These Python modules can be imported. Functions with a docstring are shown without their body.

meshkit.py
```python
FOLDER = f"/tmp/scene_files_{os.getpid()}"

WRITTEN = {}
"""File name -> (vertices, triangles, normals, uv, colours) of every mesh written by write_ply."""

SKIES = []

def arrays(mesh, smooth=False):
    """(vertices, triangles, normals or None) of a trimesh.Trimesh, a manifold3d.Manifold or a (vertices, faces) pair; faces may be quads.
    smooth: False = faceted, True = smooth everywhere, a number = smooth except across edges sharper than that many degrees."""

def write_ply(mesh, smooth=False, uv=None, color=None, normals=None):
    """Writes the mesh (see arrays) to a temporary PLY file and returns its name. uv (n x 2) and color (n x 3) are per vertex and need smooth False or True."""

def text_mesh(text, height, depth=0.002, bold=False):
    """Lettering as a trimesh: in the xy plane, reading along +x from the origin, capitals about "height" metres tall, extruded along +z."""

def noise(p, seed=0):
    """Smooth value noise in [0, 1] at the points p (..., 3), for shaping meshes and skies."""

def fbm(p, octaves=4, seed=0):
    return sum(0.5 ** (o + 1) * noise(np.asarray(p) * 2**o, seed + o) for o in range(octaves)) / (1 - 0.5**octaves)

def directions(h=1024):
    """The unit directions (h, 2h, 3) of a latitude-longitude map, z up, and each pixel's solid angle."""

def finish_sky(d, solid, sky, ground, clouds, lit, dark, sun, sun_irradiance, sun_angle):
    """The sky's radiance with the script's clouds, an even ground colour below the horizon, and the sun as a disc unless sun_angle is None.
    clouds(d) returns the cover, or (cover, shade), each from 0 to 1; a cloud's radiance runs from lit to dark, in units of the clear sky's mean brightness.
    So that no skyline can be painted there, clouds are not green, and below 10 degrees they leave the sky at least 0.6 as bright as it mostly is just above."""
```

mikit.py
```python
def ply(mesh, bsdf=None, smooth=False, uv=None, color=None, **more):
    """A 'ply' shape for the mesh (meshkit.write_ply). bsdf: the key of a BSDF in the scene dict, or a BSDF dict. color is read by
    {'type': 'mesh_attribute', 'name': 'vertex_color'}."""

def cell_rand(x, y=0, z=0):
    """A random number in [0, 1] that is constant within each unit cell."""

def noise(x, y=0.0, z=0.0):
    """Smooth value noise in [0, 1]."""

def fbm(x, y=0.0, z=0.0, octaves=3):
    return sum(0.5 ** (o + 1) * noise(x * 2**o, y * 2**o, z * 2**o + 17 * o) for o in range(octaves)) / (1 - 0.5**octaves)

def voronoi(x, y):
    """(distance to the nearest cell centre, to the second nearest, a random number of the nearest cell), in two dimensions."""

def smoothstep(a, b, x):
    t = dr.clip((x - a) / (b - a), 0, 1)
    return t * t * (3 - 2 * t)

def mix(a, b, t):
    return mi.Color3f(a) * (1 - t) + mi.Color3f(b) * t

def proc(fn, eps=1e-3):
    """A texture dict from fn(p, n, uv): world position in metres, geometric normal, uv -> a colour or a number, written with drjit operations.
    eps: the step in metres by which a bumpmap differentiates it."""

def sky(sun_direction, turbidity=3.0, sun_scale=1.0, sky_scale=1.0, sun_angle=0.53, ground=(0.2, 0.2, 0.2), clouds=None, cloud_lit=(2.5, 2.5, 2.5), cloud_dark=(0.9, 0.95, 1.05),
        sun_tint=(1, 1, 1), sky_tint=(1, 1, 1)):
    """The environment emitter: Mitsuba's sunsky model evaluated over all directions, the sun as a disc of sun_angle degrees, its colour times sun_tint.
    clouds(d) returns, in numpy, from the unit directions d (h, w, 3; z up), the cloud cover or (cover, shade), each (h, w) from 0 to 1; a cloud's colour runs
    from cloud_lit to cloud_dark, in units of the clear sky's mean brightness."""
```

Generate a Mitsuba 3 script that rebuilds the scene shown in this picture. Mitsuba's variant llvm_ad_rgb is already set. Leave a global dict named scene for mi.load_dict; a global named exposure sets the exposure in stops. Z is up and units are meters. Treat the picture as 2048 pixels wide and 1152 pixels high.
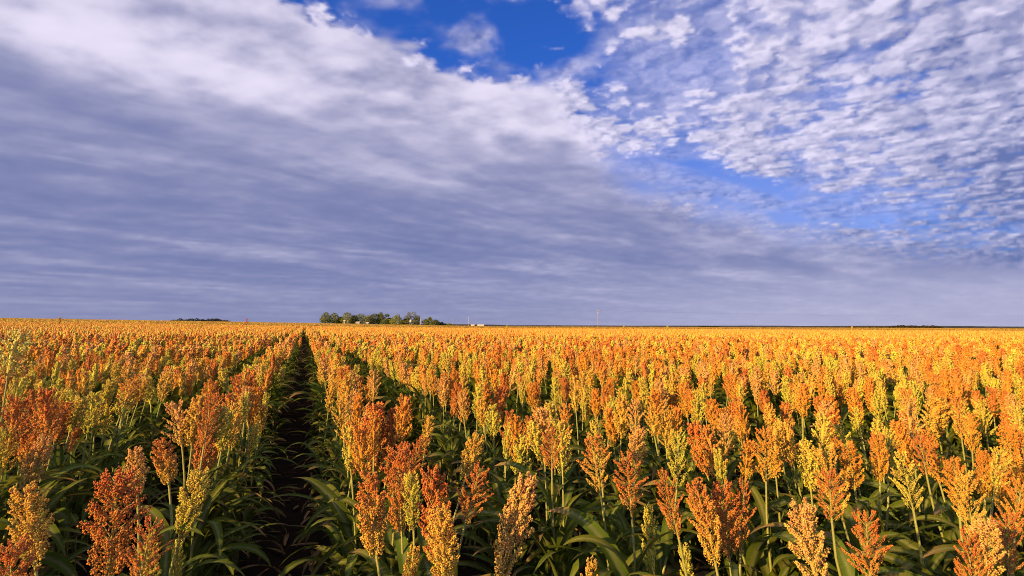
import math
import numpy as np
import trimesh
import drjit as dr
import mitsuba as mi
import mikit
import meshkit

scene, labels = {}, {}
T = mi.ScalarTransform4f
rng = np.random.default_rng(7)

# ------------------------------------------------------------------ camera
CAM_H, FOCAL = 1.8, 1150.0 / 1024.0
PITCH, ROLL = math.atan(75.5 / 1150.0), math.radians(0.2)
scene['camera'] = {
    'type': 'perspective', 'fov': math.degrees(2 * math.atan(1 / FOCAL)), 'fov_axis': 'x',
    'near_clip': 0.05, 'far_clip': 60000.0,
    'to_world': T().look_at(origin=[0, 0, CAM_H], target=[0, math.cos(PITCH), CAM_H + math.sin(PITCH)],
                            up=[-math.sin(ROLL), 0, math.cos(ROLL)])}

# ------------------------------------------------------------------ sky and sun
SUN_AZ, SUN_EL = math.radians(-132.0), math.radians(17.0)
SUN = [math.sin(SUN_AZ) * math.cos(SUN_EL), math.cos(SUN_AZ) * math.cos(SUN_EL), math.sin(SUN_EL)]


def sstep(a, b, x):
    t = np.clip((x - a) / (b - a), 0, 1)
    return t * t * (3 - 2 * t)


def clouds(d):
    """A deck of stratus whose ragged edge crosses the sky, and altocumulus over blue beyond it."""
    az = np.degrees(np.arctan2(d[..., 0], d[..., 1]))
    el = np.degrees(np.arcsin(np.clip(d[..., 2], 0, 1)))
    q = d[..., 2] + 0.05
    P = np.stack([d[..., 0] / q, d[..., 1] / q, np.zeros_like(q)], -1)          # where the ray meets the cloud level
    warp = meshkit.fbm(P * 1.3, 3, 5) - 0.5
    Q = P + warp[..., None] * np.array([0.35, -0.3, 0])
    q2 = d[..., 2] + 0.16                                                       # lumps as thick as they are wide look taller than their plan
    A = np.stack([d[..., 0] / q2, d[..., 1] / q2, 0 * q2], -1)
    rag = meshkit.fbm(A * 5.0, 4, 13) - 0.5
    rag2 = meshkit.fbm(A * 5.0 + 7.7, 4, 14) - 0.5

    # the deck: everything below the line E(az)
    E = np.interp(az, [-180, -95, -50, -30, -22.4, -16, -9.1, -4.2, 1.2, 3.6, 6, 9.7, 13.5, 18.1, 30.4, 41.7, 80, 180],
                  [45, 70, 60, 36, 28.0, 26.6, 25.2, 24.2, 24.0, 22.5, 19.6, 15.6, 13.2, 11.0, 7.6, 5.6, 4.5, 30])
    lump = 0.6 * meshkit.noise(A * 9.0, 11) + 0.4 * meshkit.noise(A * 19.0, 12) - 0.5
    edge = lump * 3.0 * np.clip(el / 18, 0.25, 1.2) + rag * 2.6 * np.clip(el / 20, 0.1, 1)
    over = E + edge - el
    soft = np.interp(az, [-30, 0, 3, 9, 20, 40], [0.35, 0.35, 1.4, 3.0, 2.6, 1.8])
    mass = sstep(-soft, soft * 1.3, over)

    # streaks of the deck, drawn out by the wind
    c, s = math.cos(math.radians(-48)), math.sin(math.radians(-48))
    along, across = Q[..., 0] * c + Q[..., 1] * s, -Q[..., 0] * s + Q[..., 1] * c
    streak = meshkit.fbm(np.stack([along * 1.5, across * 0.62, 0 * along], -1), 4, 21) - 0.5
    fine = meshkit.fbm(np.stack([along * 6, across * 2.2, 0 * along], -1), 5, 25) - 0.5
    ripple = meshkit.fbm(A * np.array([11.0, 17.0, 1]), 5, 27) - 0.5
    puff = 0.6 * (meshkit.fbm(A * 4.2, 5, 31) - 0.5) + 0.4 * (meshkit.fbm(Q * 3.0, 5, 32) - 0.5)
    el2 = el + 5.0 * (meshkit.fbm(A * 2.6, 3, 35) - 0.5) + 0.06 * np.clip(az, -45, 20)
    base = np.interp(el2, [0, 2, 5, 7.0, 9, 12, 15, 18, 20.2, 23, 26, 30, 50, 90],
                     [0.96, 0.98, 1.03, 1.10, 1.00, 0.92, 0.88, 0.66, 0.31, 0.34, 0.46, 0.50, 0.52, 0.52])
    base = base + np.interp(az, [-45, -34, -20, 0, 10, 45], [0.10, 0.04, -0.07, 0.0, 0.02, -0.10]) * sstep(4, 12, el)
    low = sstep(20.5, 16, el2)
    shade = base + (streak * 0.95 + fine * 0.55 + ripple * 0.34) * (0.25 + 0.75 * low) * sstep(-3, 8, el) + (puff * 1.9 + ripple * 0.85) * (1 - low)
    shade = shade - 0.16 * sstep(3.6, 0.3, over) * sstep(5, 10, el) - 0.20 * sstep(-12, 2, az) * sstep(14, 18, el)
    shade = 0.50 + 0.48 * np.tanh((shade - 0.51) * 1.9)
    # a brighter haze towards the right of the horizon
    shade = shade - 0.24 * sstep(-15, 35, az) * sstep(60, 45, np.abs(az)) * sstep(7, 2, el)

    # altocumulus beyond the edge
    D = np.full(el.shape, 1.06)
    D += 0.30 * sstep(26, 42, az) * sstep(75, 42, np.abs(az)) * sstep(3, 12, el)

    def hole(a0, e0, ra, re, tilt=0.0):
        x, y = az - a0 + rag2 * 7.0, el - e0 + rag * 3.0
        y = y + x * tilt
        return np.exp(-np.abs(x / ra) ** 2.5 - np.abs(y / re) ** 2.5)

    D -= 1.40 * hole(0.6, 26.8, 9.0, 3.7)
    D -= 1.05 * hole(-11, 29.3, 9, 3.4)
    D -= 0.90 * hole(-17, 28.8, 7, 2.4)
    D -= 0.18 * hole(17, 21.5, 13, 4, 0.0)
    D -= 1.25 * hole(17.5, 13.5, 8.0, 2.3, 0.20)
    D -= 1.25 * hole(27.5, 10.3, 9.0, 1.7, 0.20)
    rot = math.radians(32)
    c, s = math.cos(rot), math.sin(rot)
    B = np.stack([A[..., 0] * c - A[..., 1] * s, (A[..., 0] * s + A[..., 1] * c) * 1.25, 0 * q], -1) + rag[..., None] * 0.10
    delta = np.array([-0.022, -0.022, 0])

    def puffs(G, seed):
        """Rounded lumps: 1 at the middle of each, falling off towards its neighbours."""
        x, y = G[..., 0], G[..., 1]
        near = np.full(x.shape, 9.0)
        fx, fy = np.floor(x), np.floor(y)
        for i in (-1, 0, 1):
            for j in (-1, 0, 1):
                h = np.sin((fx + i) * 127.1 + (fy + j) * 311.7 + seed * 17.3) * 43758.5453
                u = h - np.floor(h)
                v = u * 917.31 - np.floor(u * 917.31)
                near = np.minimum(near, np.hypot(fx + i + 0.1 + 0.8 * u - x, fy + j + 0.1 + 0.8 * v - y))
        return 1 - near

    jag = (meshkit.fbm(A * 40.0, 3, 47) - 0.5)[..., None] * np.array([0.045, 0.045, 0]) + (meshkit.fbm(A * 40.0 + 5, 3, 48) - 0.5)[..., None] * np.array([0.03, -0.04, 0])

    def cells(B):
        B = B + jag
        return 0.46 * puffs(B * 9.0, 41) + 0.26 * puffs(B * 19.0 + 3.3, 43) + 0.22 * meshkit.noise(B * 7.0, 45) + 0.10 * meshkit.noise(B * 60.0, 44) - 0.02

    n = cells(B)
    big = meshkit.fbm(A * 2.6, 3, 51) - 0.5
    level = n + 0.62 * big + 0.55 * (D - 0.95)
    alto = 0.92 * sstep(0.30, 0.66, level + 0.16 * sstep(-9, 0, over) * sstep(16, 19, el))
    thin = (0.20 + 0.75 * meshkit.fbm(A * 4, 4, 61)) * sstep(0.35, 1.0, D)
    alto = np.maximum(alto, 0.95 * thin)
    relief = (cells(B + delta) - n) * 1.15
    s2 = 0.44 + relief + 0.25 * big + 0.26 * sstep(18, 9, el) + 0.22 * sstep(28, 44, az) - 0.9 * (n - 0.5)
    alto = np.maximum(alto, 0.55 * sstep(0.46, 0.74, meshkit.fbm(B * 6.0 + 2.2, 5, 63)))
    cirrus = 0.45 * sstep(0.40, 0.70, meshkit.fbm(np.stack([along * 4, across * 1.2, 0 * along], -1), 5, 71)) * sstep(22, 12, el)
    alto = np.maximum(alto, cirrus)
    cover = mass + (1 - mass) * alto
    shade = (shade * mass + s2 * alto * (1 - mass)) / np.maximum(cover, 1e-3)
    veil = 0.34 * sstep(22, 9, el) * (1 - cover)
    shade = (shade * cover + 0.50 * veil) / np.maximum(cover + veil, 1e-3)
    return np.clip((cover + veil) * 0.95, 0, 1), np.clip(shade, 0, 1)


scene['sky'] = mikit.sky(SUN, turbidity=2.5, sun_scale=1.2, sky_scale=1.0, sun_tint=(1.12, 0.92, 0.60), sky_tint=(0.16, 0.42, 1.25),
                         ground=(0.22, 0.15, 0.05), clouds=clouds, cloud_lit=(4.0, 3.68, 4.45), cloud_dark=(0.66, 0.80, 1.68))
exposure = 2.4

# ------------------------------------------------------------------ materials
def rgb(*c):
    return {'type': 'rgb', 'value': list(c)}


VCOL = {'type': 'mesh_attribute', 'name': 'vertex_color'}
scene['grain'] = {'type': 'twosided', 'bsdf': {'type': 'principled', 'base_color': VCOL, 'roughness': 0.60, 'specular': 0.30}}
scene['stalk'] = {'type': 'twosided', 'bsdf': {'type': 'principled', 'base_color': VCOL, 'roughness': 0.45, 'specular': 0.4}}
scene['leaf'] = {'type': 'principledthin', 'base_color': VCOL, 'roughness': 0.50, 'diff_trans': 0.50, 'eta': 1.33}
scene['matte'] = {'type': 'twosided', 'bsdf': {'type': 'diffuse', 'reflectance': VCOL}}


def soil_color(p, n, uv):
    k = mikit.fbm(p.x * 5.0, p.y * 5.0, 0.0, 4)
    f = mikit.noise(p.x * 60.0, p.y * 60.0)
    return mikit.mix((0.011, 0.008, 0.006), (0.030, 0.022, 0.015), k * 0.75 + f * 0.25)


def soil_height(p, n, uv):
    return mikit.fbm(p.x * 14.0, p.y * 14.0, 0.0, 3)


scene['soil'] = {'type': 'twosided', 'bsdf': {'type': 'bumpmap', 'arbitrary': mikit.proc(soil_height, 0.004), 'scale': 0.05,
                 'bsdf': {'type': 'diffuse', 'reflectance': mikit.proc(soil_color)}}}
scene['white_paint'] = {'type': 'twosided', 'bsdf': {'type': 'principled', 'base_color': rgb(0.62, 0.60, 0.56), 'roughness': 0.5}}
scene['cream_board'] = {'type': 'twosided', 'bsdf': {'type': 'principled', 'base_color': rgb(0.28, 0.27, 0.25), 'roughness': 0.7}}
scene['weathered_metal'] = {'type': 'twosided', 'bsdf': {'type': 'principled', 'base_color': rgb(0.42, 0.43, 0.44), 'roughness': 0.55, 'metallic': 0.3}}
scene['pole_timber'] = {'type': 'twosided', 'bsdf': {'type': 'diffuse', 'reflectance': mikit.proc(
    lambda p, n, uv: mikit.mix((0.24, 0.20, 0.15), (0.42, 0.37, 0.30), mikit.fbm(p.x * 9.0, p.y * 9.0, p.z * 0.8, 3)))}}
scene['dark_steel'] = {'type': 'twosided', 'bsdf': {'type': 'principled', 'base_color': rgb(0.09, 0.09, 0.10), 'roughness': 0.5}}

# ------------------------------------------------------------------ the lie of the land
ROW_A = math.radians(19.7)                                  # the rows run 19.7 degrees left of the view
ALONG = np.array([-math.sin(ROW_A), math.cos(ROW_A)])
ACROSS = np.array([math.cos(ROW_A), math.sin(ROW_A)])
ROW0, PITCH_ROW = 0.38, 0.93                                # first row right of the furrow, and the spacing


def ground_z(x, y):
    x = np.asarray(x, float)
    up = 0.5 * (np.sqrt((x + 18) ** 2 + 140) - (x + 18)) - 0.5 * (math.sqrt(18 ** 2 + 140) - 18)
    return 14.0 * np.tanh(np.maximum(up, -1.7) * 0.0150 / 14.0) + 0 * np.asarray(y, float)


def join(parts):
    """(vertices, triangles, colours) of several such triples."""
    vs, fs, cs, at = [], [], [], 0
    for v, f, c in parts:
        vs.append(v), fs.append(f + at), cs.append(c)
        at += len(v)
    return np.vstack(vs), np.vstack(fs), np.vstack(cs)


def grid_faces(n, m, wrap=False):
    i, j = np.meshgrid(np.arange(n - 1), np.arange(m if wrap else m - 1), indexing='ij')
    a, b = i * m + j, i * m + (j + 1) % m
    c, d = a + m, b + m
    return np.vstack([np.stack([a, b, d], -1).reshape(-1, 3), np.stack([a, d, c], -1).reshape(-1, 3)])


def tube(points, radii, sides, color):
    p = np.asarray(points, float)
    t = np.gradient(p, axis=0)
    t /= np.linalg.norm(t, axis=1, keepdims=True) + 1e-12
    ref = np.where(np.abs(t[:, 2:]) < 0.9, [[0, 0, 1.0]], [[1.0, 0, 0]])
    a = np.cross(t, ref)
    a /= np.linalg.norm(a, axis=1, keepdims=True) + 1e-12
    b, ang = np.cross(t, a), np.arange(sides) * 2 * np.pi / sides
    r = np.broadcast_to(radii, (len(p),))[:, None, None]
    v = p[:, None] + r * (np.cos(ang)[None, :, None] * a[:, None] + np.sin(ang)[None, :, None] * b[:, None])
    c = np.repeat(np.broadcast_to(color, (len(p), 3)), sides, axis=0)
    return v.reshape(-1, 3), grid_faces(len(p), sides, True), c


# ground: one sheet to the horizon, finer near the camera
rr = np.concatenate([[0.0], np.geomspace(0.5, 30000.0, 90)])
aa = np.linspace(0, 2 * np.pi, 181)
gx, gy = rr[:, None] * np.sin(aa), rr[:, None] * np.cos(aa)
gz = ground_z(gx, gy)
lat = (gx * ACROSS[0] + gy * ACROSS[1] - ROW0) / PITCH_ROW
gz = gz + np.where(rr[:, None] < 12, 0.05 * np.cos(2 * np.pi * lat) * np.clip((12 - rr[:, None]) / 6, 0, 1) - 0.03, -0.03)
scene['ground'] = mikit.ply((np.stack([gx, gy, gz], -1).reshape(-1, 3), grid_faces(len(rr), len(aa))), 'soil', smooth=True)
labels['ground'] = {'label': 'dark brown soil between the sorghum rows, bare and shaded in the furrow', 'category': 'soil', 'kind': 'structure'}

# ------------------------------------------------------------------ sorghum: grain heads
OCT_V = np.array([[1, 0, 0], [-1, 0, 0], [0, 1, 0], [0, -1, 0], [0, 0, 1], [0, 0, -1]], float)
OCT_F = np.array([[0, 2, 4], [2, 1, 4], [1, 3, 4], [3, 0, 4], [2, 0, 5], [1, 2, 5], [3, 1, 5], [0, 3, 5]])
HUES = {  # (foot of the head, its tip), and how far they vary
    'red': ((0.58, 0.260, 0.060), (0.53, 0.155, 0.036)),
    'orange': ((0.69, 0.38, 0.050), (0.67, 0.260, 0.040)),
    'redgold': ((0.67, 0.45, 0.090), (0.59, 0.200, 0.042)),
    'tan': ((0.68, 0.48, 0.130), (0.66, 0.35, 0.115)),
    'gold': ((0.66, 0.48, 0.085), (0.66, 0.39, 0.065)),
    'yellow': ((0.54, 0.50, 0.085), (0.64, 0.51, 0.080)),
    'ygreen': ((0.48, 0.50, 0.075), (0.60, 0.54, 0.075)),
    'paleyellow': ((0.68, 0.64, 0.15), (0.76, 0.70, 0.19)),
}
SHAPES_OF = {  # widest radius, branches, spread of a branch's grains, unevenness of the branches, how far a branch rises
    'compact': (0.150, 64, 0.026, 0.20, 0.20),
    'slim': (0.120, 46, 0.022, 0.25, 0.20),
    'bushy': (0.215, 74, 0.030, 0.32, 0.20),
    'loose': (0.205, 44, 0.021, 0.55, 0.24),
}


def head(kind, hue, seed, grains, radius, core=0.0):
    """A grain head of length 1 standing on the origin: ((grain mesh), (branch mesh))."""
    r = np.random.default_rng(seed)
    wide, n_br, spread, uneven, rise = SHAPES_OF[kind]
    low, tip = (np.array(c) for c in HUES[hue])
    t0 = np.sort((np.arange(n_br) + r.uniform(0, 1, n_br)) / n_br) ** 0.93 * 0.86
    az = np.arange(n_br) * 2.39996 + r.normal(0, 0.35, n_br)
    peak = r.uniform(0.38, 0.56)
    t1 = np.minimum(t0 + rise * r.uniform(0.7, 1.25, n_br) * (1.05 - 0.35 * t0), 1.0 - 0.05 * r.uniform(0, 1, n_br))
    prof = np.where(t1 < peak, 0.28 + 0.72 * (np.maximum(t1, 0.01) / peak) ** 0.8, np.sqrt(np.maximum(1 - ((t1 - peak) / (1.06 - peak)) ** 2, 0.02)))
    # whole sectors of a head are fuller than others: lobes and notches
    lobe = 1 + uneven * (0.55 * np.sin(az * 2 + r.uniform(0, 6)) * np.sin(t0 * 9 + r.uniform(0, 6)) + r.normal(0, 0.42, n_br))
    rad = wide * prof * np.clip(lobe, 0.45, 1.5)
    bend = r.uniform(-0.05, 0.05, 2)

    def axis(t):
        return np.stack([bend[0] * t * t, bend[1] * t * t, t], -1)

    start = axis(t0)
    end = axis(t1)
    end[:, 0] += rad * np.cos(az)
    end[:, 1] += rad * np.sin(az)
    cp, cc, cb = [], [], []
    share = (0.5 + rad / wide) * (0.7 + 0.6 * r.uniform(0, 1, n_br))
    count = np.maximum(3, np.round(grains * share / share.sum())).astype(int)
    for k in range(n_br):
        m = count[k]
        s = 1 - 0.74 * r.uniform(0, 1, m) ** 1.35
        p = start[k] + (end[k] - start[k]) * s[:, None]
        out = np.array([np.cos(az[k]), np.sin(az[k]), 0])
        p += out * (np.sin(np.pi * s) * 0.018)[:, None]
        g = r.normal(0, 1, (m, 3))
        g /= np.linalg.norm(g, axis=1, keepdims=True)
        p += g * (spread * r.uniform(0.55, 1.15, m) * (1.15 - 0.55 * s))[:, None] * np.array([1, 1, 1.25])
        h = np.clip(p[:, 2] + r.normal(0, 0.10) + r.normal(0, 0.07, m), 0, 1)
        w = (h * h * (3 - 2 * h))[:, None]
        c = low * (1 - w) + tip * w
        c = c * (1 + r.normal(0, 0.07)) * (1 + r.normal(0, 0.20, (m, 1)))
        c = c * np.array([1, 1 + r.normal(0, 0.06), 1])
        odd = r.uniform(0, 1, m)[:, None]                      # husks, and grains lost to birds
        c = np.where(odd < 0.05, np.array([0.30, 0.30, 0.06]), np.where(odd > 0.95, np.array([0.16, 0.075, 0.025]), c))
        cp.append(p), cc.append(np.clip(c, 0.01, 0.85))
    p, c = np.vstack(cp), np.vstack(cc)
    size = radius * r.uniform(0.62, 1.25, len(p))
    v = p[:, None] + OCT_V[None] * size[:, None, None] * np.array([1, 1, 1.15])
    # turn each grain a little so that their facets do not line up
    ang = r.uniform(0, np.pi, len(p))
    co, si = np.cos(ang)[:, None], np.sin(ang)[:, None]
    q = v - p[:, None]
    v = np.stack([q[..., 0] * co - q[..., 1] * si, q[..., 0] * si + q[..., 1] * co, q[..., 2]], -1) + p[:, None]
    f = (OCT_F[None] + 6 * np.arange(len(p))[:, None, None]).reshape(-1, 3)
    grain = (v.reshape(-1, 3), f, np.repeat(c, 6, axis=0))
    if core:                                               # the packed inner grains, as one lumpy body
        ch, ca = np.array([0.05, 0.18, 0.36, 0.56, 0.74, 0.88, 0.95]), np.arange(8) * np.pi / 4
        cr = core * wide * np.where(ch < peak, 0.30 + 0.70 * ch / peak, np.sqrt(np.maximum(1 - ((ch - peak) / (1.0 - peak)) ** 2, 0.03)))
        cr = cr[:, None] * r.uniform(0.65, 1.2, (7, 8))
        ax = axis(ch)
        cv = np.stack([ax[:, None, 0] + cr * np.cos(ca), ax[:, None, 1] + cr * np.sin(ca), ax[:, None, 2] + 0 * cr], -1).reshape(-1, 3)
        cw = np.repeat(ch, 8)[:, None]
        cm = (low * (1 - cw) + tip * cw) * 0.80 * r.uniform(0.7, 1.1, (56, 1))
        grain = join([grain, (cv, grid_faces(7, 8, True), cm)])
    twig = np.array([0.34, 0.33, 0.10]) * 0.75 + low * 0.15
    ts = np.linspace(0, 0.9, 7)
    sticks = [tube(axis(ts), np.linspace(0.016, 0.006, 7), 4, twig)]
    for k in range(n_br):
        a, b = start[k], start[k] + (end[k] - start[k]) * 0.9
        sticks.append(tube([a, (a + b) / 2 + [0, 0, 0.012], b], [0.0060, 0.0045, 0.0030], 3, twig))
    return grain, join(sticks)


def ply3(m, bsdf, smooth=True):
    return mikit.ply((m[0], m[1]), bsdf, smooth=smooth, color=m[2])


# ------------------------------------------------------------------ sorghum: leaves and stalks
def leaf_mesh(seed, ns, nc, length=0.66, width=0.070, start=None, dry=False):
    """A strap leaf leaving the stalk at the origin towards +x, arching over."""
    r = np.random.default_rng(seed)
    s = np.linspace(0, 1, ns + 1)
    a0 = math.radians(r.uniform(54, 80)) if start is None else start
    a1 = math.radians(r.uniform(-85, -15)) if not dry else math.radians(-92)
    ang = a0 + (a1 - a0) * s ** r.uniform(0.9, 1.7)
    side = np.cumsum(np.full(ns + 1, r.normal(0, 0.35) / ns)) - 0
    ds = length / ns
    x = np.concatenate([[0], np.cumsum(np.cos(ang[:-1]) * np.cos(side[:-1]) * ds)])
    y = np.concatenate([[0], np.cumsum(np.cos(ang[:-1]) * np.sin(side[:-1]) * ds)])
    z = np.concatenate([[0], np.cumsum(np.sin(ang[:-1]) * ds)])
    c = np.stack([x, y, z], -1)
    t = np.stack([np.cos(ang) * np.cos(side), np.cos(ang) * np.sin(side), np.sin(ang)], -1)
    twist = r.uniform(-0.7, 0.7) * s ** 1.3 + (r.uniform(-1.2, 1.2) * s ** 3)
    b = np.stack([-np.sin(side), np.cos(side), 0 * side], -1)
    n = np.cross(t, b)
    bt = b * np.cos(twist)[:, None] + n * np.sin(twist)[:, None]
    nt = np.cross(t, bt)
    half = 0.5 * width * np.minimum(1, 0.35 + 3.6 * s) * np.maximum(1 - s ** 2.6, 0.0) ** 0.8
    half[-1] = 0.0008
    u = np.linspace(-1, 1, nc + 1)
    wave = 0.10 * np.sin(s[:, None] * r.uniform(14, 24) + (u[None] > 0) * r.uniform(0, 6) + r.uniform(0, 6)) * np.abs(u[None]) ** 2
    lift = (0.34 * np.abs(u[None]) * (1 - 0.5 * s[:, None]) + wave) * half[:, None]
    v = c[:, None] + bt[:, None] * (u[None, :, None] * half[:, None, None]) - nt[:, None] * lift[..., None] * -1.0
    green = np.array([0.084, 0.126, 0.018]) * r.uniform(0.75, 1.25) * np.array([r.uniform(0.85, 1.35), 1, 1])
    brown = np.array([0.27, 0.17, 0.075]) * r.uniform(0.7, 1.2)
    col = np.broadcast_to(green, v.shape).copy()
    tipw = np.clip((s - r.uniform(0.62, 1.02)) * 5, 0, 1)[:, None, None]
    if dry:
        tipw = np.clip(0.55 + 0.6 * s, 0, 1)[:, None, None]
    col = col * (1 - tipw) + brown * tipw
    mid = (np.abs(u) < 1e-6)[None, :, None]
    col = np.where(mid & (nc > 2), col * 0.35 + np.array([0.22, 0.25, 0.11]) * 0.65, col)
    col *= 1 + r.normal(0, 0.07, v.shape[:2])[..., None]
    return v.reshape(-1, 3), grid_faces(ns + 1, nc + 1), np.clip(col.reshape(-1, 3), 0.01, 0.6)


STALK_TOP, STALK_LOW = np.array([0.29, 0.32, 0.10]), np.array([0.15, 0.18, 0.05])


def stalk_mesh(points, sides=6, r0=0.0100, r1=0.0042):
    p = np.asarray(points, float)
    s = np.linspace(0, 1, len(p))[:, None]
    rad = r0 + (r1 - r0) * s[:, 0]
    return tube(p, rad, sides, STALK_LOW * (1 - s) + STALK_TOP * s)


def place(m, M):
    return m[0] @ M[:3, :3].T + M[:3, 3], m[1], m[2]


def rot_z(a):
    c, s = math.cos(a), math.sin(a)
    return np.array([[c, -s, 0, 0], [s, c, 0, 0], [0, 0, 1, 0], [0, 0, 0, 1.0]])


def trs(loc, az=0.0, scale=1.0):
    M = rot_z(az)
    M[:3, :3] = M[:3, :3] * scale
    M[:3, 3] = loc
    return M


def to_dir(d, spin, length, width):
    """Takes +z to the direction d, with a spin about it, a length along it and a width across it."""
    d = np.asarray(d, float) / np.linalg.norm(d)
    a = np.cross([0, 0, 1.0], d)
    k = np.linalg.norm(a)
    R = np.eye(3)
    if k > 1e-6:
        a, th = a / k, math.atan2(k, d[2])
        K = np.array([[0, -a[2], a[1]], [a[2], 0, -a[0]], [-a[1], a[0], 0]])
        R = np.eye(3) + math.sin(th) * K + (1 - math.cos(th)) * K @ K
    M = np.eye(4)
    M[:3, :3] = R @ rot_z(spin)[:3, :3] @ np.diag([width, width, length])
    return M


def instance(group, M):
    return {'type': 'instance', 'to_world': T(M), 'group': {'type': 'ref', 'id': group}}


# the kinds of head and leaf that the near plants share
NEAR_HEADS, SEED = {}, 100
for kind, hue in [('compact', 'redgold'), ('compact', 'red'), ('compact', 'gold'), ('compact', 'tan'), ('compact', 'orange'), ('compact', 'yellow'),
                  ('bushy', 'red'), ('bushy', 'orange'), ('slim', 'ygreen'), ('slim', 'yellow'), ('slim', 'gold'),
                  ('loose', 'red'), ('loose', 'orange'), ('loose', 'redgold'), ('loose', 'tan'), ('loose', 'gold'), ('loose', 'yellow'), ('loose', 'ygreen'),
                  ('loose', 'paleyellow')]:
    for variant in range(2 if (kind, hue) in (('loose', 'red'), ('loose', 'orange'), ('compact', 'gold')) else 1):
        SEED += 1
        for far_one in (0, 1):
            n_ = {'slim': 1500, 'bushy': 2700, 'loose': 2000, 'compact': 2500}[kind]
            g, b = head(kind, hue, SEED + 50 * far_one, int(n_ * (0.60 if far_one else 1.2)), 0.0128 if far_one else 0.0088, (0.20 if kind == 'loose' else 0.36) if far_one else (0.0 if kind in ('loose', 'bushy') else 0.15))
            name = f'head_group_{kind}_{hue}_{variant}_{far_one}'
            scene[name] = {'type': 'shapegroup', 'panicle': ply3(g, 'grain'), 'panicle__rachis': ply3(b, 'stalk')}
            NEAR_HEADS.setdefault((kind, hue), ([], []))[far_one].append(name)
NEAR_LEAVES, DRY_LEAVES = [], []
for k in range(10):
    scene[f'leaf_group_{k}'] = {'type': 'shapegroup', 'leaf': ply3(leaf_mesh(300 + k, 13, 4, 0.66, 0.080), 'leaf')}
    NEAR_LEAVES.append(f'leaf_group_{k}')
for k in range(3):
    scene[f'dry_leaf_group_{k}'] = {'type': 'shapegroup', 'leaf': ply3(leaf_mesh(340 + k, 12, 4, 0.55, 0.055, math.radians(30), True), 'leaf')}
    DRY_LEAVES.append(f'dry_leaf_group_{k}')

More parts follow.
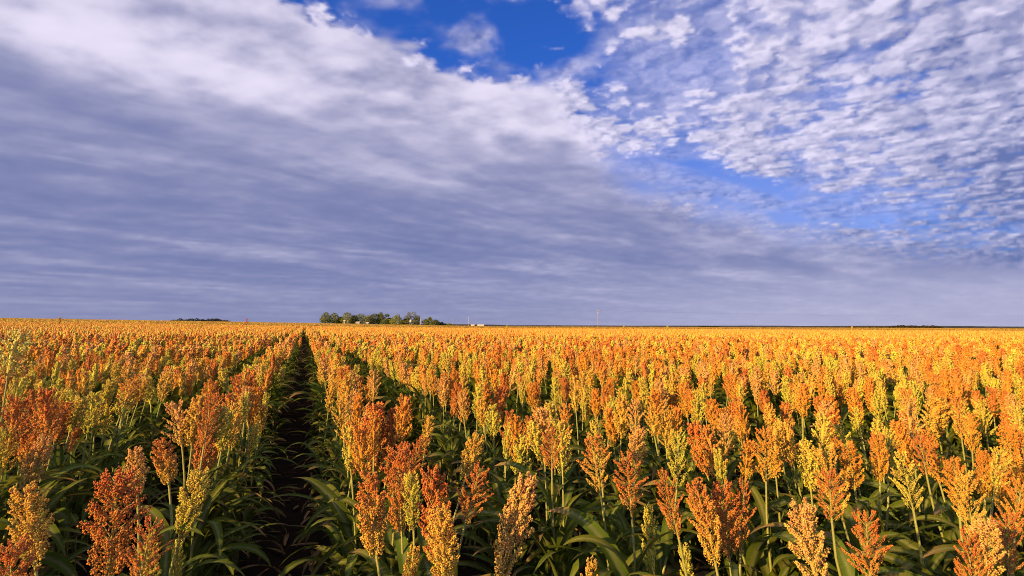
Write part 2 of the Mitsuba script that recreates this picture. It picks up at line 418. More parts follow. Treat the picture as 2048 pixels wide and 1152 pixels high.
# each entry: shape and hue of the head, its tip and its foot in metres (x right of and y ahead of the viewer), its width
HEROES = [
    ('compact', 'redgold', -0.503, 2.0, 1.3, -0.451, 2.0, 1.002, 0.108),
    ('bushy', 'red', -0.485, 2.487, 1.3, -0.46, 2.487, 0.912, 0.143),
    ('slim', 'ygreen', -0.403, 2.354, 1.22, -0.388, 2.354, 0.965, 0.074),
    ('compact', 'red', -0.274, 2.075, 1.31, -0.249, 2.075, 0.928, 0.115),
    ('compact', 'gold', -0.207, 1.707, 1.28, -0.182, 1.707, 1.02, 0.089),
    ('loose', 'red', -0.112, 2.127, 1.3, -0.168, 2.127, 1.082, 0.122),
    ('loose', 'red', -0.408, 2.75, 1.28, -0.487, 2.75, 1.076, 0.081),
    ('compact', 'gold', -0.16, 2.747, 1.3, -0.224, 2.747, 1.055, 0.091),
    ('compact', 'tan', 0.057, 1.9, 1.33, -0.041, 1.9, 0.963, 0.102),
    ('slim', 'yellow', -0.845, 3.0, 1.3, -0.818, 3.0, 1.032, 0.083),
    ('compact', 'red', -0.839, 3.507, 1.35, -0.815, 3.507, 0.885, 0.165),
    ('slim', 'yellow', -0.818, 3.839, 1.2, -0.811, 3.839, 1.012, 0.057),
    ('slim', 'gold', -0.456, 3.258, 1.3, -0.483, 3.258, 1.162, 0.062),
    ('slim', 'yellow', 0.106, 3.099, 1.3, 0.165, 3.099, 1.068, 0.086),
    ('loose', 'red', 0.201, 2.889, 1.3, 0.2, 2.889, 1.071, 0.116),
    ('loose', 'orange', 0.339, 3.652, 1.32, 0.322, 3.652, 1.045, 0.102),
    ('loose', 'redgold', 0.354, 2.58, 1.33, 0.394, 2.58, 1.053, 0.144),
    ('compact', 'tan', 0.607, 2.809, 1.32, 0.593, 2.809, 1.112, 0.093),
    ('loose', 'red', 0.468, 2.355, 1.3, 0.483, 2.355, 1.04, 0.127),
    ('loose', 'red', 0.531, 2.063, 1.3, 0.588, 2.063, 1.051, 0.079),
    ('compact', 'redgold', 0.589, 1.854, 1.32, 0.645, 1.854, 1.035, 0.084),
    ('bushy', 'red', 0.681, 1.926, 1.3, 0.713, 1.926, 1.029, 0.104),
    ('loose', 'red', 0.769, 1.946, 1.3, 0.754, 1.946, 1.053, 0.064),
    ('loose', 'ygreen', 0.798, 2.762, 1.31, 0.777, 2.762, 1.015, 0.101),
    ('loose', 'orange', 1.029, 3.629, 1.31, 1.036, 3.629, 1.11, 0.107),
    ('slim', 'ygreen', 0.98, 2.805, 1.22, 1.018, 2.805, 1.065, 0.054),
    ('loose', 'tan', 1.241, 3.352, 1.3, 1.228, 3.352, 1.09, 0.087),
    ('loose', 'orange', 1.234, 2.821, 1.32, 1.225, 2.821, 1.033, 0.118),
    ('slim', 'yellow', 1.635, 3.553, 1.25, 1.64, 3.553, 1.085, 0.053),
    ('compact', 'tan', 0.778, 1.597, 1.33, 0.831, 1.597, 1.074, 0.092),
    ('slim', 'gold', 0.197, 1.498, 1.22, 0.18, 1.498, 1.093, 0.047),
    ('loose', 'gold', 0.836, 3.55, 1.32, 0.873, 3.55, 1.116, 0.105),
    ('loose', 'yellow', 1.77, 3.306, 1.32, 1.758, 3.306, 1.049, 0.121),
    ('bushy', 'orange', 1.459, 2.535, 1.31, 1.486, 2.535, 1.089, 0.128),
    ('loose', 'red', 1.177, 2.169, 1.28, 1.18, 2.169, 1.103, 0.094),
    ('compact', 'orange', 1.657, 2.629, 1.33, 1.652, 2.629, 1.094, 0.078),
    ('loose', 'yellow', 1.776, 2.76, 1.33, 1.776, 2.76, 1.093, 0.091),
    ('loose', 'yellow', 1.513, 2.269, 1.32, 1.553, 2.269, 1.083, 0.095),
    ('loose', 'red', 1.914, 2.736, 1.3, 1.939, 2.736, 1.118, 0.114),
    ('compact', 'gold', 2.894, 3.95, 1.34, 2.862, 3.95, 1.018, 0.158),
    ('bushy', 'orange', 1.676, 2.214, 1.31, 1.686, 2.214, 1.121, 0.112),
    ('compact', 'orange', 1.881, 2.33, 1.32, 1.878, 2.33, 1.109, 0.061),
    ('loose', 'yellow', 1.923, 2.311, 1.33, 1.895, 2.311, 1.136, 0.1),
    ('loose', 'orange', 1.701, 1.958, 1.3, 1.67, 1.958, 1.153, 0.092),
    ('loose', 'red', 1.48, 1.749, 1.26, 1.469, 1.749, 1.136, 0.07),
    ('loose', 'red', 0.963, 1.615, 1.3, 0.981, 1.615, 1.145, 0.093),
    ('compact', 'tan', 1.253, 1.564, 1.3, 1.253, 1.564, 1.129, 0.079),
    ('loose', 'red', 1.203, 1.56, 1.27, 1.217, 1.56, 1.149, 0.068),
    ('loose', 'paleyellow', -2.753, 3.2, 1.781, -2.785, 3.2, 1.486, 0.167),
    ('compact', 'yellow', -3.302, 4.3, 1.332, -3.366, 4.3, 1.087, 0.112),
    ('compact', 'yellow', -2.871, 3.9, 1.323, -2.958, 3.9, 1.064, 0.115),
    ('compact', 'yellow', -3.3, 4.8, 1.349, -3.377, 4.8, 1.14, 0.125),
    ('slim', 'yellow', -2.909, 3.6, 1.276, -2.967, 3.6, 1.05, 0.081),
    ('loose', 'red', -2.618, 3.1, 1.422, -2.674, 3.1, 1.117, 0.14),
    ('loose', 'red', -2.394, 3.0, 1.481, -2.395, 3.0, 1.175, 0.141),
    ('loose', 'tan', -1.782, 3.1, 1.399, -1.744, 3.1, 1.131, 0.14),
    ('compact', 'gold', -1.672, 3.1, 1.436, -1.697, 3.1, 1.144, 0.108),
    ('loose', 'red', -1.493, 2.9, 1.45, -1.53, 2.9, 1.175, 0.101),
    ('compact', 'yellow', -1.583, 3.2, 1.362, -1.638, 3.2, 1.137, 0.1),
    ('loose', 'red', -2.212, 4.6, 1.406, -2.112, 4.6, 1.136, 0.176),
    ('compact', 'redgold', -1.486, 2.496, 1.32, -1.454, 2.496, 1.108, 0.104),
    ('compact', 'tan', -1.459, 2.263, 1.33, -1.439, 2.263, 1.197, 0.075),
    ('bushy', 'red', -1.302, 1.926, 1.34, -1.306, 1.926, 0.94, 0.167),
    ('loose', 'red', -0.979, 1.606, 1.28, -1.008, 1.606, 1.096, 0.092),
    ('compact', 'yellow', -1.194, 2.268, 1.25, -1.276, 2.268, 0.971, 0.099),
    ('compact', 'gold', -1.32, 1.6, 1.37, -1.283, 1.6, 1.134, 0.092),
    ('bushy', 'red', -1.13, 1.324, 1.32, -1.103, 1.324, 1.133, 0.097),
]


# ------------------------------------------------------------------ sorghum: the 300 nearest plants, each a thing
TAN_X = 1.0 / FOCAL


def row_of(x, y):
    return int(round((x * ACROSS[0] + y * ACROSS[1] - ROW0) / PITCH_ROW))


def seen(x, y, z):
    """Whether a point lies in the field of view (with a margin)."""
    if y < 0.5:
        return False
    e = (CAM_H - z) / y
    return abs(x) / y < TAN_X * 1.02 and e < 0.435


HUE_MIX = [('orange', 0.26), ('red', 0.10), ('redgold', 0.09), ('gold', 0.18), ('tan', 0.09), ('yellow', 0.14), ('ygreen', 0.14)]


def pick(r):
    hue = r.choice([h for h, _ in HUE_MIX], p=[w for _, w in HUE_MIX])
    kinds = sorted({k for k, h in NEAR_HEADS if h == hue})
    return r.choice(kinds), hue


plants = []          # dicts of the near plants
for kind, hue, tx, ty, tz, bx, by, bz, w in HEROES:
    tip, foot = np.array([tx, ty, tz]), np.array([bx, by, bz])
    d = tip - foot
    ln = np.linalg.norm(d)
    if ln < 0.20:
        d[2] += 0.20 - ln
        foot = tip - d
    # lean away a little in depth as well
    k = row_of(foot[0], foot[1])
    along = foot[0] * ALONG[0] + foot[1] * ALONG[1]
    across = foot[0] * ACROSS[0] + foot[1] * ACROSS[1]
    root_across = ROW0 + k * PITCH_ROW
    root_across = root_across + np.clip(across - root_across, -0.16, 0.16) * 0.7
    root = ACROSS * root_across + ALONG * (along - 0.03)
    plants.append(dict(kind=kind, hue=hue, tip=tip, foot=foot, w=min(w * 1.1, 0.50 * np.linalg.norm(tip - foot)), root=root, row=k, along=along, hero=True))

taken = np.array([p['tip'][:2] for p in plants])
r = np.random.default_rng(21)
NEAR_R = 6.1
others = []          # plants near by that the frame does not show, or past the limit of 300: see the field below


def lean_at(x, y, r):
    """Plants on the left lean right, those on the right a little left."""
    side = x / (abs(y) + 0.8)
    return np.array([np.clip(-0.26 * side, -0.12, 0.24) + r.normal(0, 0.09), r.normal(0.02, 0.08)])


for k in range(-9, 9):
    s = -4.5 + r.uniform(0, 0.2)
    while s < 8.2:
        s += r.choice([r.uniform(0.06, 0.13), r.uniform(0.10, 0.22)], p=[0.7, 0.3])
        lat_ = ROW0 + k * PITCH_ROW + r.normal(0, 0.075)
        x, y = ACROSS * lat_ + ALONG * s
        dist = math.hypot(x, y)
        if dist > 8.5:
            continue
        height = np.clip(r.normal(1.285, 0.055), 1.08, 1.42) + float(ground_z(x, y))
        if dist < 0.75 and y > -0.6:
            continue                                         # where the viewer stands
        lean = lean_at(x, y, r)
        ln = r.uniform(0.23, 0.34)
        tip = np.array([x + lean[0] * 0.62, y + lean[1] * 0.62, height])
        dv = np.array([lean[0], lean[1], 1.0])
        foot = tip - dv / np.linalg.norm(dv) * ln
        if len(taken) and np.min(np.hypot(*(taken - tip[:2]).T)) < (0.075 if y > 2.6 else 0.12):
            continue
        kind, hue = pick(r)
        w = ln * {'compact': 0.36, 'slim': 0.28, 'bushy': 0.44, 'loose': 0.42}[kind] * r.uniform(0.88, 1.15)
        p = dict(kind=kind, hue=hue, tip=tip, foot=foot, w=w, root=np.array([x, y]), row=k, along=s, hero=False)
        # only the photograph's own heads stand in the front of the picture; the rest there are lower, late plants
        if seen(*tip) and y < 2.75 and -1.2 < lat_ < 3.0 and not (x > 0.52 * y and r.uniform() < 0.45):
            if r.uniform() < 0.66:
                continue
            drop = r.uniform(0.22, 0.40)
            p['tip'] = tip - [0, 0, drop]
            p['foot'] = foot - [0, 0, drop]
            p['kind'], p['hue'], p['w'] = 'slim', ('ygreen' if r.uniform() < 0.6 else 'gold'), ln * 0.24
        plants.append(p)
        taken = np.vstack([taken, p['tip'][:2]])

in_view = [p for p in plants if seen(*p['tip']) or seen(*((p['tip'] + p['foot']) / 2))]
in_view.sort(key=lambda p: (not p['hero'], math.hypot(p['tip'][0], p['tip'][1])))
near, left_over = in_view[:300], in_view[300:]
hidden = [p for p in plants if not any(p is q for q in in_view)] + left_over

WORDS = ['', 'first', 'second', 'third', 'fourth', 'fifth', 'sixth', 'seventh', 'eighth', 'ninth', 'tenth']
TENS = {20: 'twentieth', 30: 'thirtieth', 40: 'fortieth', 50: 'fiftieth', 60: 'sixtieth', 70: 'seventieth'}
TEEN = ['eleventh', 'twelfth', 'thirteenth', 'fourteenth', 'fifteenth', 'sixteenth', 'seventeenth', 'eighteenth', 'nineteenth']
CARD = {20: 'twenty', 30: 'thirty', 40: 'forty', 50: 'fifty', 60: 'sixty', 70: 'seventy'}


def ordinal(n):
    if n <= 10:
        return WORDS[n]
    if n < 20:
        return TEEN[n - 11]
    return TENS[n] if n % 10 == 0 else f'{CARD[n // 10 * 10]}-{WORDS[n % 10]}'


LOOK = {'red': 'rust red', 'orange': 'orange', 'redgold': 'red-tipped gold', 'tan': 'tan', 'gold': 'gold', 'yellow': 'yellow', 'ygreen': 'yellow-green', 'paleyellow': 'pale yellow'}
BUILD = {'compact': 'compact', 'slim': 'slim', 'bushy': 'broad', 'loose': 'open'}
for row in sorted({p['row'] for p in near}):
    line = sorted((p for p in near if p['row'] == row), key=lambda p: p['along'])
    side = 'right' if row >= 0 else 'left'
    nth = WORDS[row + 1 if row >= 0 else -row]
    for i, p in enumerate(line):
        p['label'] = f"{BUILD[p['kind']]} {LOOK[p['hue']]} sorghum head, {ordinal(i + 1)} from front in {nth} row {side} of furrow"
near.sort(key=lambda p: (p['row'], p['along']))


def bezier(a, b, c, d, n):
    t = np.linspace(0, 1, n)[:, None]
    return a * (1 - t) ** 3 + 3 * b * t * (1 - t) ** 2 + 3 * c * t * t * (1 - t) + d * t ** 3


def stalk_line(p, n):
    root = np.array([p['root'][0], p['root'][1], float(ground_z(*p['root'])) - 0.06])
    d = (p['tip'] - p['foot']) / np.linalg.norm(p['tip'] - p['foot'])
    h = p['foot'][2] - root[2]
    return bezier(root, root + [0, 0, 0.5 * h], p['foot'] - d * 0.35 * h, p['foot'] + d * 0.02, n)


for i, p in enumerate(near):
    key = 'sorghum_plant' if i == 0 else f'sorghum_plant_{i:03d}'
    q = np.random.default_rng(5000 + i)
    d = p['tip'] - p['foot']
    ln = np.linalg.norm(d)
    names = NEAR_HEADS[(p['kind'], p['hue'])][int(p['tip'][1] > 2.9)]
    M = to_dir(d, q.uniform(0, 6.28), ln, p['w'] / (2.25 * SHAPES_OF[p['kind']][0]))
    M[:3, 3] = p['foot']
    scene[key] = instance(names[q.integers(len(names))], M)
    labels[key] = {'label': p['label'], 'category': 'sorghum plant', 'group': 'sorghum plants in the front of the field'}
    line = stalk_line(p, 9)
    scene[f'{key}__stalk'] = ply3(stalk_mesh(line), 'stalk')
    n_leaf = 10 if p['tip'][1] < 4.2 else 8
    az0 = q.uniform(0, 6.28)
    for j in range(n_leaf):
        t = 0.10 + 0.66 * (j + q.uniform(-0.3, 0.3)) / (n_leaf - 1)
        loc = line[0] * 0
        f_ = t * (len(line) - 1)
        a_ = int(f_)
        loc = line[a_] + (line[min(a_ + 1, 8)] - line[a_]) * (f_ - a_)
        az = az0 + j * math.pi + q.normal(0, 0.5)
        into = 1.0
        if p['row'] in (-1, 0):                              # beside the furrow most leaves lie along the row, some hang into it
            az = ROW_A + math.pi / 2 + j * math.pi + q.normal(0, 0.5)
            if q.uniform() < 0.48:
                az, into = ROW_A + (0.0 if p['row'] == -1 else math.pi) + q.normal(0, 0.6), 0.72
        scale = q.uniform(0.75, 1.12) * (1.0 if j < n_leaf - 3 else 0.62) * into
        dry = j < 3 and q.uniform() < 0.40
        g = DRY_LEAVES[q.integers(3)] if dry else NEAR_LEAVES[q.integers(10)]
        lk = f'{key}__leaf' if j == 0 else f'{key}__leaf_{j:03d}'
        scene[lk] = instance(g, trs(loc, az, scale))
        if dry:
            labels[lk] = {'label': 'withered brown lower leaf'}

# a few tall plants stand clear of the canopy against the sky
for i, (px, py, d, kind, hue, label) in enumerate([
        (494, 636, 24.0, 'loose', 'red', 'tall rust red head standing above the canopy, left of the farm trees'),
        (120, 634, 26.0, 'compact', 'gold', 'tall gold head standing above the canopy near the left edge'),
        (404, 642, 25.0, 'compact', 'yellow', 'tall yellow head standing out between the left woodland and the furrow'),
        (1014, 649, 34.0, 'compact', 'yellow', 'tall yellow head at the middle of the horizon, right of the sheds'),
        (1247, 651, 30.0, 'compact', 'yellow', 'tall yellow head on the horizon, first right of the utility pole'),
        (1334, 651, 33.0, 'slim', 'ygreen', 'tall yellow-green head on the horizon, second right of the utility pole'),
        (1702, 652, 36.0, 'slim', 'yellow', 'tall slim yellow head on the horizon toward the right edge')]):
    x = (px - 1024) / 1150.0 * d
    g = float(ground_z(x, d))
    top = CAM_H + (651.5 + (px - 1024) * 0.0035 - py) / 1150.0 * d
    key = 'tall_sorghum_plant' if i == 0 else f'tall_sorghum_plant_{i:03d}'
    foot = np.array([x, d, top - 0.33])
    M = to_dir([0.05, 0, 1], 1.0 + i, 0.33, 0.125 / (2.25 * SHAPES_OF[kind][0]))
    M[:3, 3] = foot
    scene[key] = instance(NEAR_HEADS[(kind, hue)][1][0], M)
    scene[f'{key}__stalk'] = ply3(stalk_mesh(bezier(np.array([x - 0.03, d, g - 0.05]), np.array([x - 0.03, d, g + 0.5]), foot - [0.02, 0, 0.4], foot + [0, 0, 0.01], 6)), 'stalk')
    for j in range(4):
        scene[f'{key}__leaf' if j == 0 else f'{key}__leaf_{j:03d}'] = instance(NEAR_LEAVES[(i + j) % 10], trs([x - 0.02, d, g + 0.45 + 0.18 * j], j * math.pi + i, 0.9))
    labels[key] = {'label': label, 'category': 'sorghum plant', 'group': 'tall plants above the canopy'}

# ------------------------------------------------------------------ sorghum: the rest of the field, past counting
def whole_plant(kind, hue, seed, clumps, size, leaves, ns, nc, sticks=True, ln=0.30):
    """A plant 1.28 m high at the origin: (head, leaves, stalk) meshes."""
    r = np.random.default_rng(seed)
    g, b = head(kind, hue, seed, clumps, size, 0.45 if clumps > 100 else 0.62)
    lean = r.normal(0, 0.11, 2)
    foot = np.array([lean[0] * 0.3, lean[1] * 0.3, 1.28 - ln])
    wide = {'compact': 0.36, 'slim': 0.28, 'bushy': 0.44, 'loose': 0.42}[kind] * ln * 1.06
    M = to_dir([lean[0], lean[1], 1], r.uniform(0, 6), ln, wide / (2.25 * SHAPES_OF[kind][0]))
    M[:3, 3] = foot
    line = bezier(np.array([0, 0, -0.05]), np.array([0, 0, 0.5]), foot - [lean[0] * 0.3, lean[1] * 0.3, 0.3], foot + [0, 0, 0.01], 6)
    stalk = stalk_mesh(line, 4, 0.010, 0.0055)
    if sticks:
        stalk = join([stalk, place(b, M)])
    lv, az0 = [], r.normal(0, 0.3)
    for j in range(leaves):
        t = 0.16 + 0.60 * (j + r.uniform(-0.3, 0.3)) / max(leaves - 1, 1)
        loc = line[0] + (line[-1] - line[0]) * t
        lv.append(place(leaf_mesh(seed * 31 + j, ns, nc, 0.62 * r.uniform(0.7, 1.1), 0.070), trs(loc, az0 + j * math.pi + r.normal(0, 0.5))))
    return place(g, M), (join(lv) if lv else None), stalk


def field_group(name, meshes):
    g, l, s = meshes
    scene[name] = {'type': 'shapegroup', 'panicles': ply3(g, 'grain')}
    if l is not None:
        scene[name]['leaves'] = ply3(l, 'leaf')
    if s is not None:
        scene[name]['stalks'] = ply3(s, 'stalk')


MIX = [('loose', 'orange'), ('compact', 'orange'), ('compact', 'yellow'), ('loose', 'red'), ('compact', 'redgold'), ('compact', 'gold'), ('loose', 'tan'), ('compact', 'yellow'),
       ('loose', 'orange'), ('compact', 'ygreen'), ('slim', 'orange'), ('compact', 'gold'), ('slim', 'ygreen'), ('compact', 'tan')]
MID_A, MID_B = [], []
for i, (kind, hue) in enumerate(MIX):
    field_group(f'field_group_a_{i}', whole_plant(kind, hue, 700 + i, 520, 0.0195, 8, 6, 2))
    MID_A.append(f'field_group_a_{i}')
    field_group(f'field_group_b_{i}', whole_plant(kind, hue, 800 + i, 60, 0.050, 5, 3, 2, False))
    MID_B.append(f'field_group_b_{i}')

field_n = 0


def field(group, M):
    global field_n
    field_n += 1
    scene[f'sorghum_field__{field_n:05d}'] = instance(group, M)


r = np.random.default_rng(77)
for p in hidden:
    s = p['tip'][2] / 1.28
    field(MID_A[r.integers(14)], trs([p['root'][0], p['root'][1], float(ground_z(*p['root']))], r.uniform(0, 6.28), s))


def wanted(x, y, margin):
    return y > 0 and abs(x) < y * TAN_X + margin


R_B, R_C = 30.0, 112.0
for k in range(-44, 44):
    s = -10.0 + r.uniform(0, 0.1)
    while s < 46:
        s += r.uniform(0.075, 0.165)
        x, y = ACROSS * (ROW0 + k * PITCH_ROW + r.normal(0, 0.085 if k in (-1, 0) else 0.115)) + ALONG * s
        dist = math.hypot(x, y)
        near_by = dist < 8.5
        side = -13 < x < 1 and -7 < y < 6
        if near_by or dist > R_B or not (wanted(x, y, 2.5) or side):
            continue
        if dist > 14 and r.uniform() < 0.12:
            continue
        h = np.clip(r.normal(1.0, 0.050), 0.84, 1.14)
        lean = lean_at(x, y, r) * 0.8
        sh = np.eye(4)
        sh[:2, 2] = lean * 0.5
        M = sh @ trs([0, 0, 0], ROW_A + math.pi / 2 + r.choice([0, math.pi]) + r.normal(0, 0.62) if k in (-1, 0) else r.uniform(0, 6.28), h)
        M[:3, 3] = [x, y, float(ground_z(x, y))]
        field((MID_A if dist < 13 and not (side and y < 3) else MID_B)[r.integers(14)], M)

# fallen leaves on the soil of the furrows
r = np.random.default_rng(55)
litter = []
for _ in range(420):
    s, k = r.uniform(-0.5, 9.0), r.integers(-3, 4)
    x, y = ACROSS * (ROW0 + (k - 0.5) * PITCH_ROW + r.normal(0, 0.17)) + ALONG * s
    if math.hypot(x, y) > 0.7:
        m = leaf_mesh(int(r.integers(1 << 30)), 5, 2, r.uniform(0.12, 0.36), r.uniform(0.018, 0.045), math.radians(14), True)
        v = m[0] * np.array([1, 1, 0.10])
        v[:, 2] -= v[:, 2].min()
        litter.append(place((v, m[1], m[2] * r.uniform(0.5, 1.2)), trs([x, y, float(ground_z(x, y)) + 0.004 - 0.05 * np.clip((12 - math.hypot(x, y)) / 6, 0, 1)], r.uniform(0, 6.28))))
scene['leaf_litter'] = ply3(join(litter), 'leaf')
labels['leaf_litter'] = {'label': 'dry brown fallen leaves scattered over the shaded soil of the furrow', 'category': 'leaf litter', 'kind': 'stuff'}

# patches of many plants for the distance
HUE_FAR = {'orange': 0.27, 'redgold': 0.05, 'gold': 0.36, 'yellow': 0.19, 'tan': 0.05, 'ygreen': 0.06, 'red': 0.02}
SPIN_V = np.array([[0, 0, 1.0]] + [[math.cos(a), math.sin(a), 0.1] for a in np.arange(4) * math.pi / 2] + [[math.cos(a + 0.7) * 0.75, math.sin(a + 0.7) * 0.75, -0.55] for a in np.arange(4) * math.pi / 2] + [[0, 0, -1.0]])


def patch(seed, rows, length, step, low_detail):
    r = np.random.default_rng(seed)
    vs, cs, lf = [], [], []
    hues = list(HUE_FAR)
    for k in range(rows):
        s = 0.0
        while s < length:
            s += r.uniform(0.5, 1.5) * step
            u = (k - (rows - 1) / 2) * PITCH_ROW + r.normal(0, 0.13)
            hue = hues[r.choice(len(hues), p=np.array(list(HUE_FAR.values())))]
            low, tip = (np.array(c) for c in HUES[hue])
            h, ln = np.clip(r.normal(1.28, 0.06), 1.08, 1.46), r.uniform(0.25, 0.35)
            w = ln * r.uniform(0.16, 0.24)
            m = 2 if low_detail else 3
            for j in range(m):                               # a head is a few overlapping lumps
                zc = h - ln * (j + 0.62) / (m + 0.25)
                ww = w * (0.62, 1.0, 0.72)[j] * r.uniform(0.8, 1.2)
                o = r.normal(0, 0.016, 2)
                t = 1 - j / m
                c = (low * (1 - t) + tip * t) * (1 + r.normal(0, 0.06))
                v = OCT_V * [ww, ww, ln * 0.72 / m * 1.25]
                a = r.uniform(0, 3)
                v = v @ rot_z(a)[:3, :3].T + [u + o[0], s + o[1], zc]
                vs.append(v), cs.append(np.repeat(np.clip(c, 0.01, 0.85)[None], 6, 0))
            for j in range(2):
                lf.append(place(leaf_mesh(int(r.integers(1 << 30)), 2, 1, 0.55, 0.10), trs([u, s, r.uniform(0.60, 0.86)], r.uniform(0, 6.28))))
    n = len(vs)
    f = (OCT_F[None] + 6 * np.arange(n)[:, None, None]).reshape(-1, 3)
    return (np.vstack(vs), f, np.vstack(cs)), join(lf), None


for i in range(4):
    field_group(f'field_group_c_{i}', patch(900 + i, 4, 4.0, 0.145, False))
    field_group(f'field_group_d_{i}', patch(950 + i, 8, 8.0, 0.17, True))
for g, rows, ln, r0, r1 in (('c', 4, 4.0, R_B, 58.0), ('d', 8, 8.0, 58.0, R_C)):
    wide = rows * PITCH_ROW
    for k in range(-40, 40):
        for s in np.arange(-40, 150, ln):
            lat_ = ROW0 + (k * rows + (rows - 1) / 2) * PITCH_ROW
            x, y = ACROSS * lat_ + ALONG * (s + ln / 2)
            dist = math.hypot(x, y)
            if not (r0 + (1.0 if g == 'c' else 0) <= dist < r1) or not wanted(x, y, 6.0):
                continue
            x0, y0 = ACROSS * lat_ + ALONG * s
            M = rot_z(ROW_A)
            M[:3, 3] = [x0, y0, float(ground_z(x, y))]
            if r.uniform() < 0.5:                            # turned end for end
                M = rot_z(ROW_A + math.pi)
                x0, y0 = ACROSS * lat_ + ALONG * (s + ln)
                M[:3, 3] = [x0, y0, float(ground_z(x, y))]
            field(f'field_group_{g}_{r.integers(4)}', M)

# beyond, the closed canopy itself: rings of ragged crests
ya = np.linspace(math.radians(-46), math.radians(46), 1500)
yr = np.geomspace(R_C - 8, 640.0, 70)
fx, fy = yr[:, None] * np.sin(ya), yr[:, None] * np.cos(ya)
fr = np.random.default_rng(31)
fz = ground_z(fx, fy) + 1.10 + fr.uniform(-0.22, 0.20, fx.shape)
fz[0] -= 0.8
fz[-1] -= 1.4
pal = np.array([np.array(HUES[h][1]) * 0.62 + np.array(HUES[h][0]) * 0.38 for h in HUE_FAR])
fc = pal[fr.choice(len(pal), size=fx.shape, p=list(HUE_FAR.values()))] * fr.uniform(0.75, 1.1, fx.shape)[..., None]
scene['sorghum_field__canopy'] = ply3((np.stack([fx, fy, fz], -1).reshape(-1, 3), grid_faces(*fx.shape)[:, ::-1], fc.reshape(-1, 3)), 'matte', False)
labels['sorghum_field'] = {'label': 'endless field of orange and gold sorghum heads running back to the horizon', 'category': 'sorghum field', 'kind': 'stuff'}
for part in ('panicles', 'leaves', 'stalks', 'canopy'):
    labels[f'sorghum_field__{part}'] = {'kind': 'stuff'}

# ------------------------------------------------------------------ along the horizon
FAR_D = 690.0


def far(px_tan, d):
    """The point at the depth d whose bearing has this tangent to the right of straight ahead."""
    x = px_tan * d
    return np.array([x, d, float(ground_z(x, d))])


def add(key, mesh, bsdf, parent=None, smooth=False):
    name = f'{parent}__{key}' if parent else key
    base, i = name, 0
    while name in scene:
        i += 1
        name = f'{base}_{i:03d}'
    scene[name] = ply3(mesh, bsdf, smooth) if isinstance(mesh, tuple) and len(mesh) == 3 else mikit.ply(mesh, bsdf, smooth=smooth)
    return name


def crown_mesh(seed, blobs, n, size, tone):
    """Leaf clumps spread through the volume of several lobes."""
    r = np.random.default_rng(seed)
    vs, cs = [], []
    w = np.array([b[3] * b[4] for b in blobs])
    for (cx, cy, cz, rx, rz), m in zip(blobs, np.round(n * w / w.sum()).astype(int)):
        for _ in range(m):
            g = r.normal(0, 1, 3)
            g /= np.linalg.norm(g)
            p = g * r.uniform(0.45, 1.0) ** 0.5 * [rx, rx, rz] + [cx, cy, cz]
            q = r.normal(0, 1, (3, 3))
            q /= np.linalg.norm(q, axis=1, keepdims=True)
            s = size * r.uniform(0.6, 1.4)
            vs.append(p + q * s)
            cs.append(np.repeat((np.array(tone) * r.uniform(0.7, 1.3) * np.array([r.uniform(0.85, 1.2), 1, 1]))[None], 3, 0))
    f = np.arange(3 * len(vs)).reshape(-1, 3)
    return np.vstack(vs), f, np.clip(np.vstack(cs), 0.005, 0.5)


BARK = np.array([0.20, 0.16, 0.12])
scene['tree_leaf'] = {'type': 'twosided', 'bsdf': {'type': 'diffuse', 'reflectance': VCOL}}
TONES = {'olive': (0.155, 0.205, 0.050), 'dark': (0.112, 0.150, 0.052), 'bright': (0.200, 0.245, 0.048), 'grey': (0.145, 0.175, 0.080)}


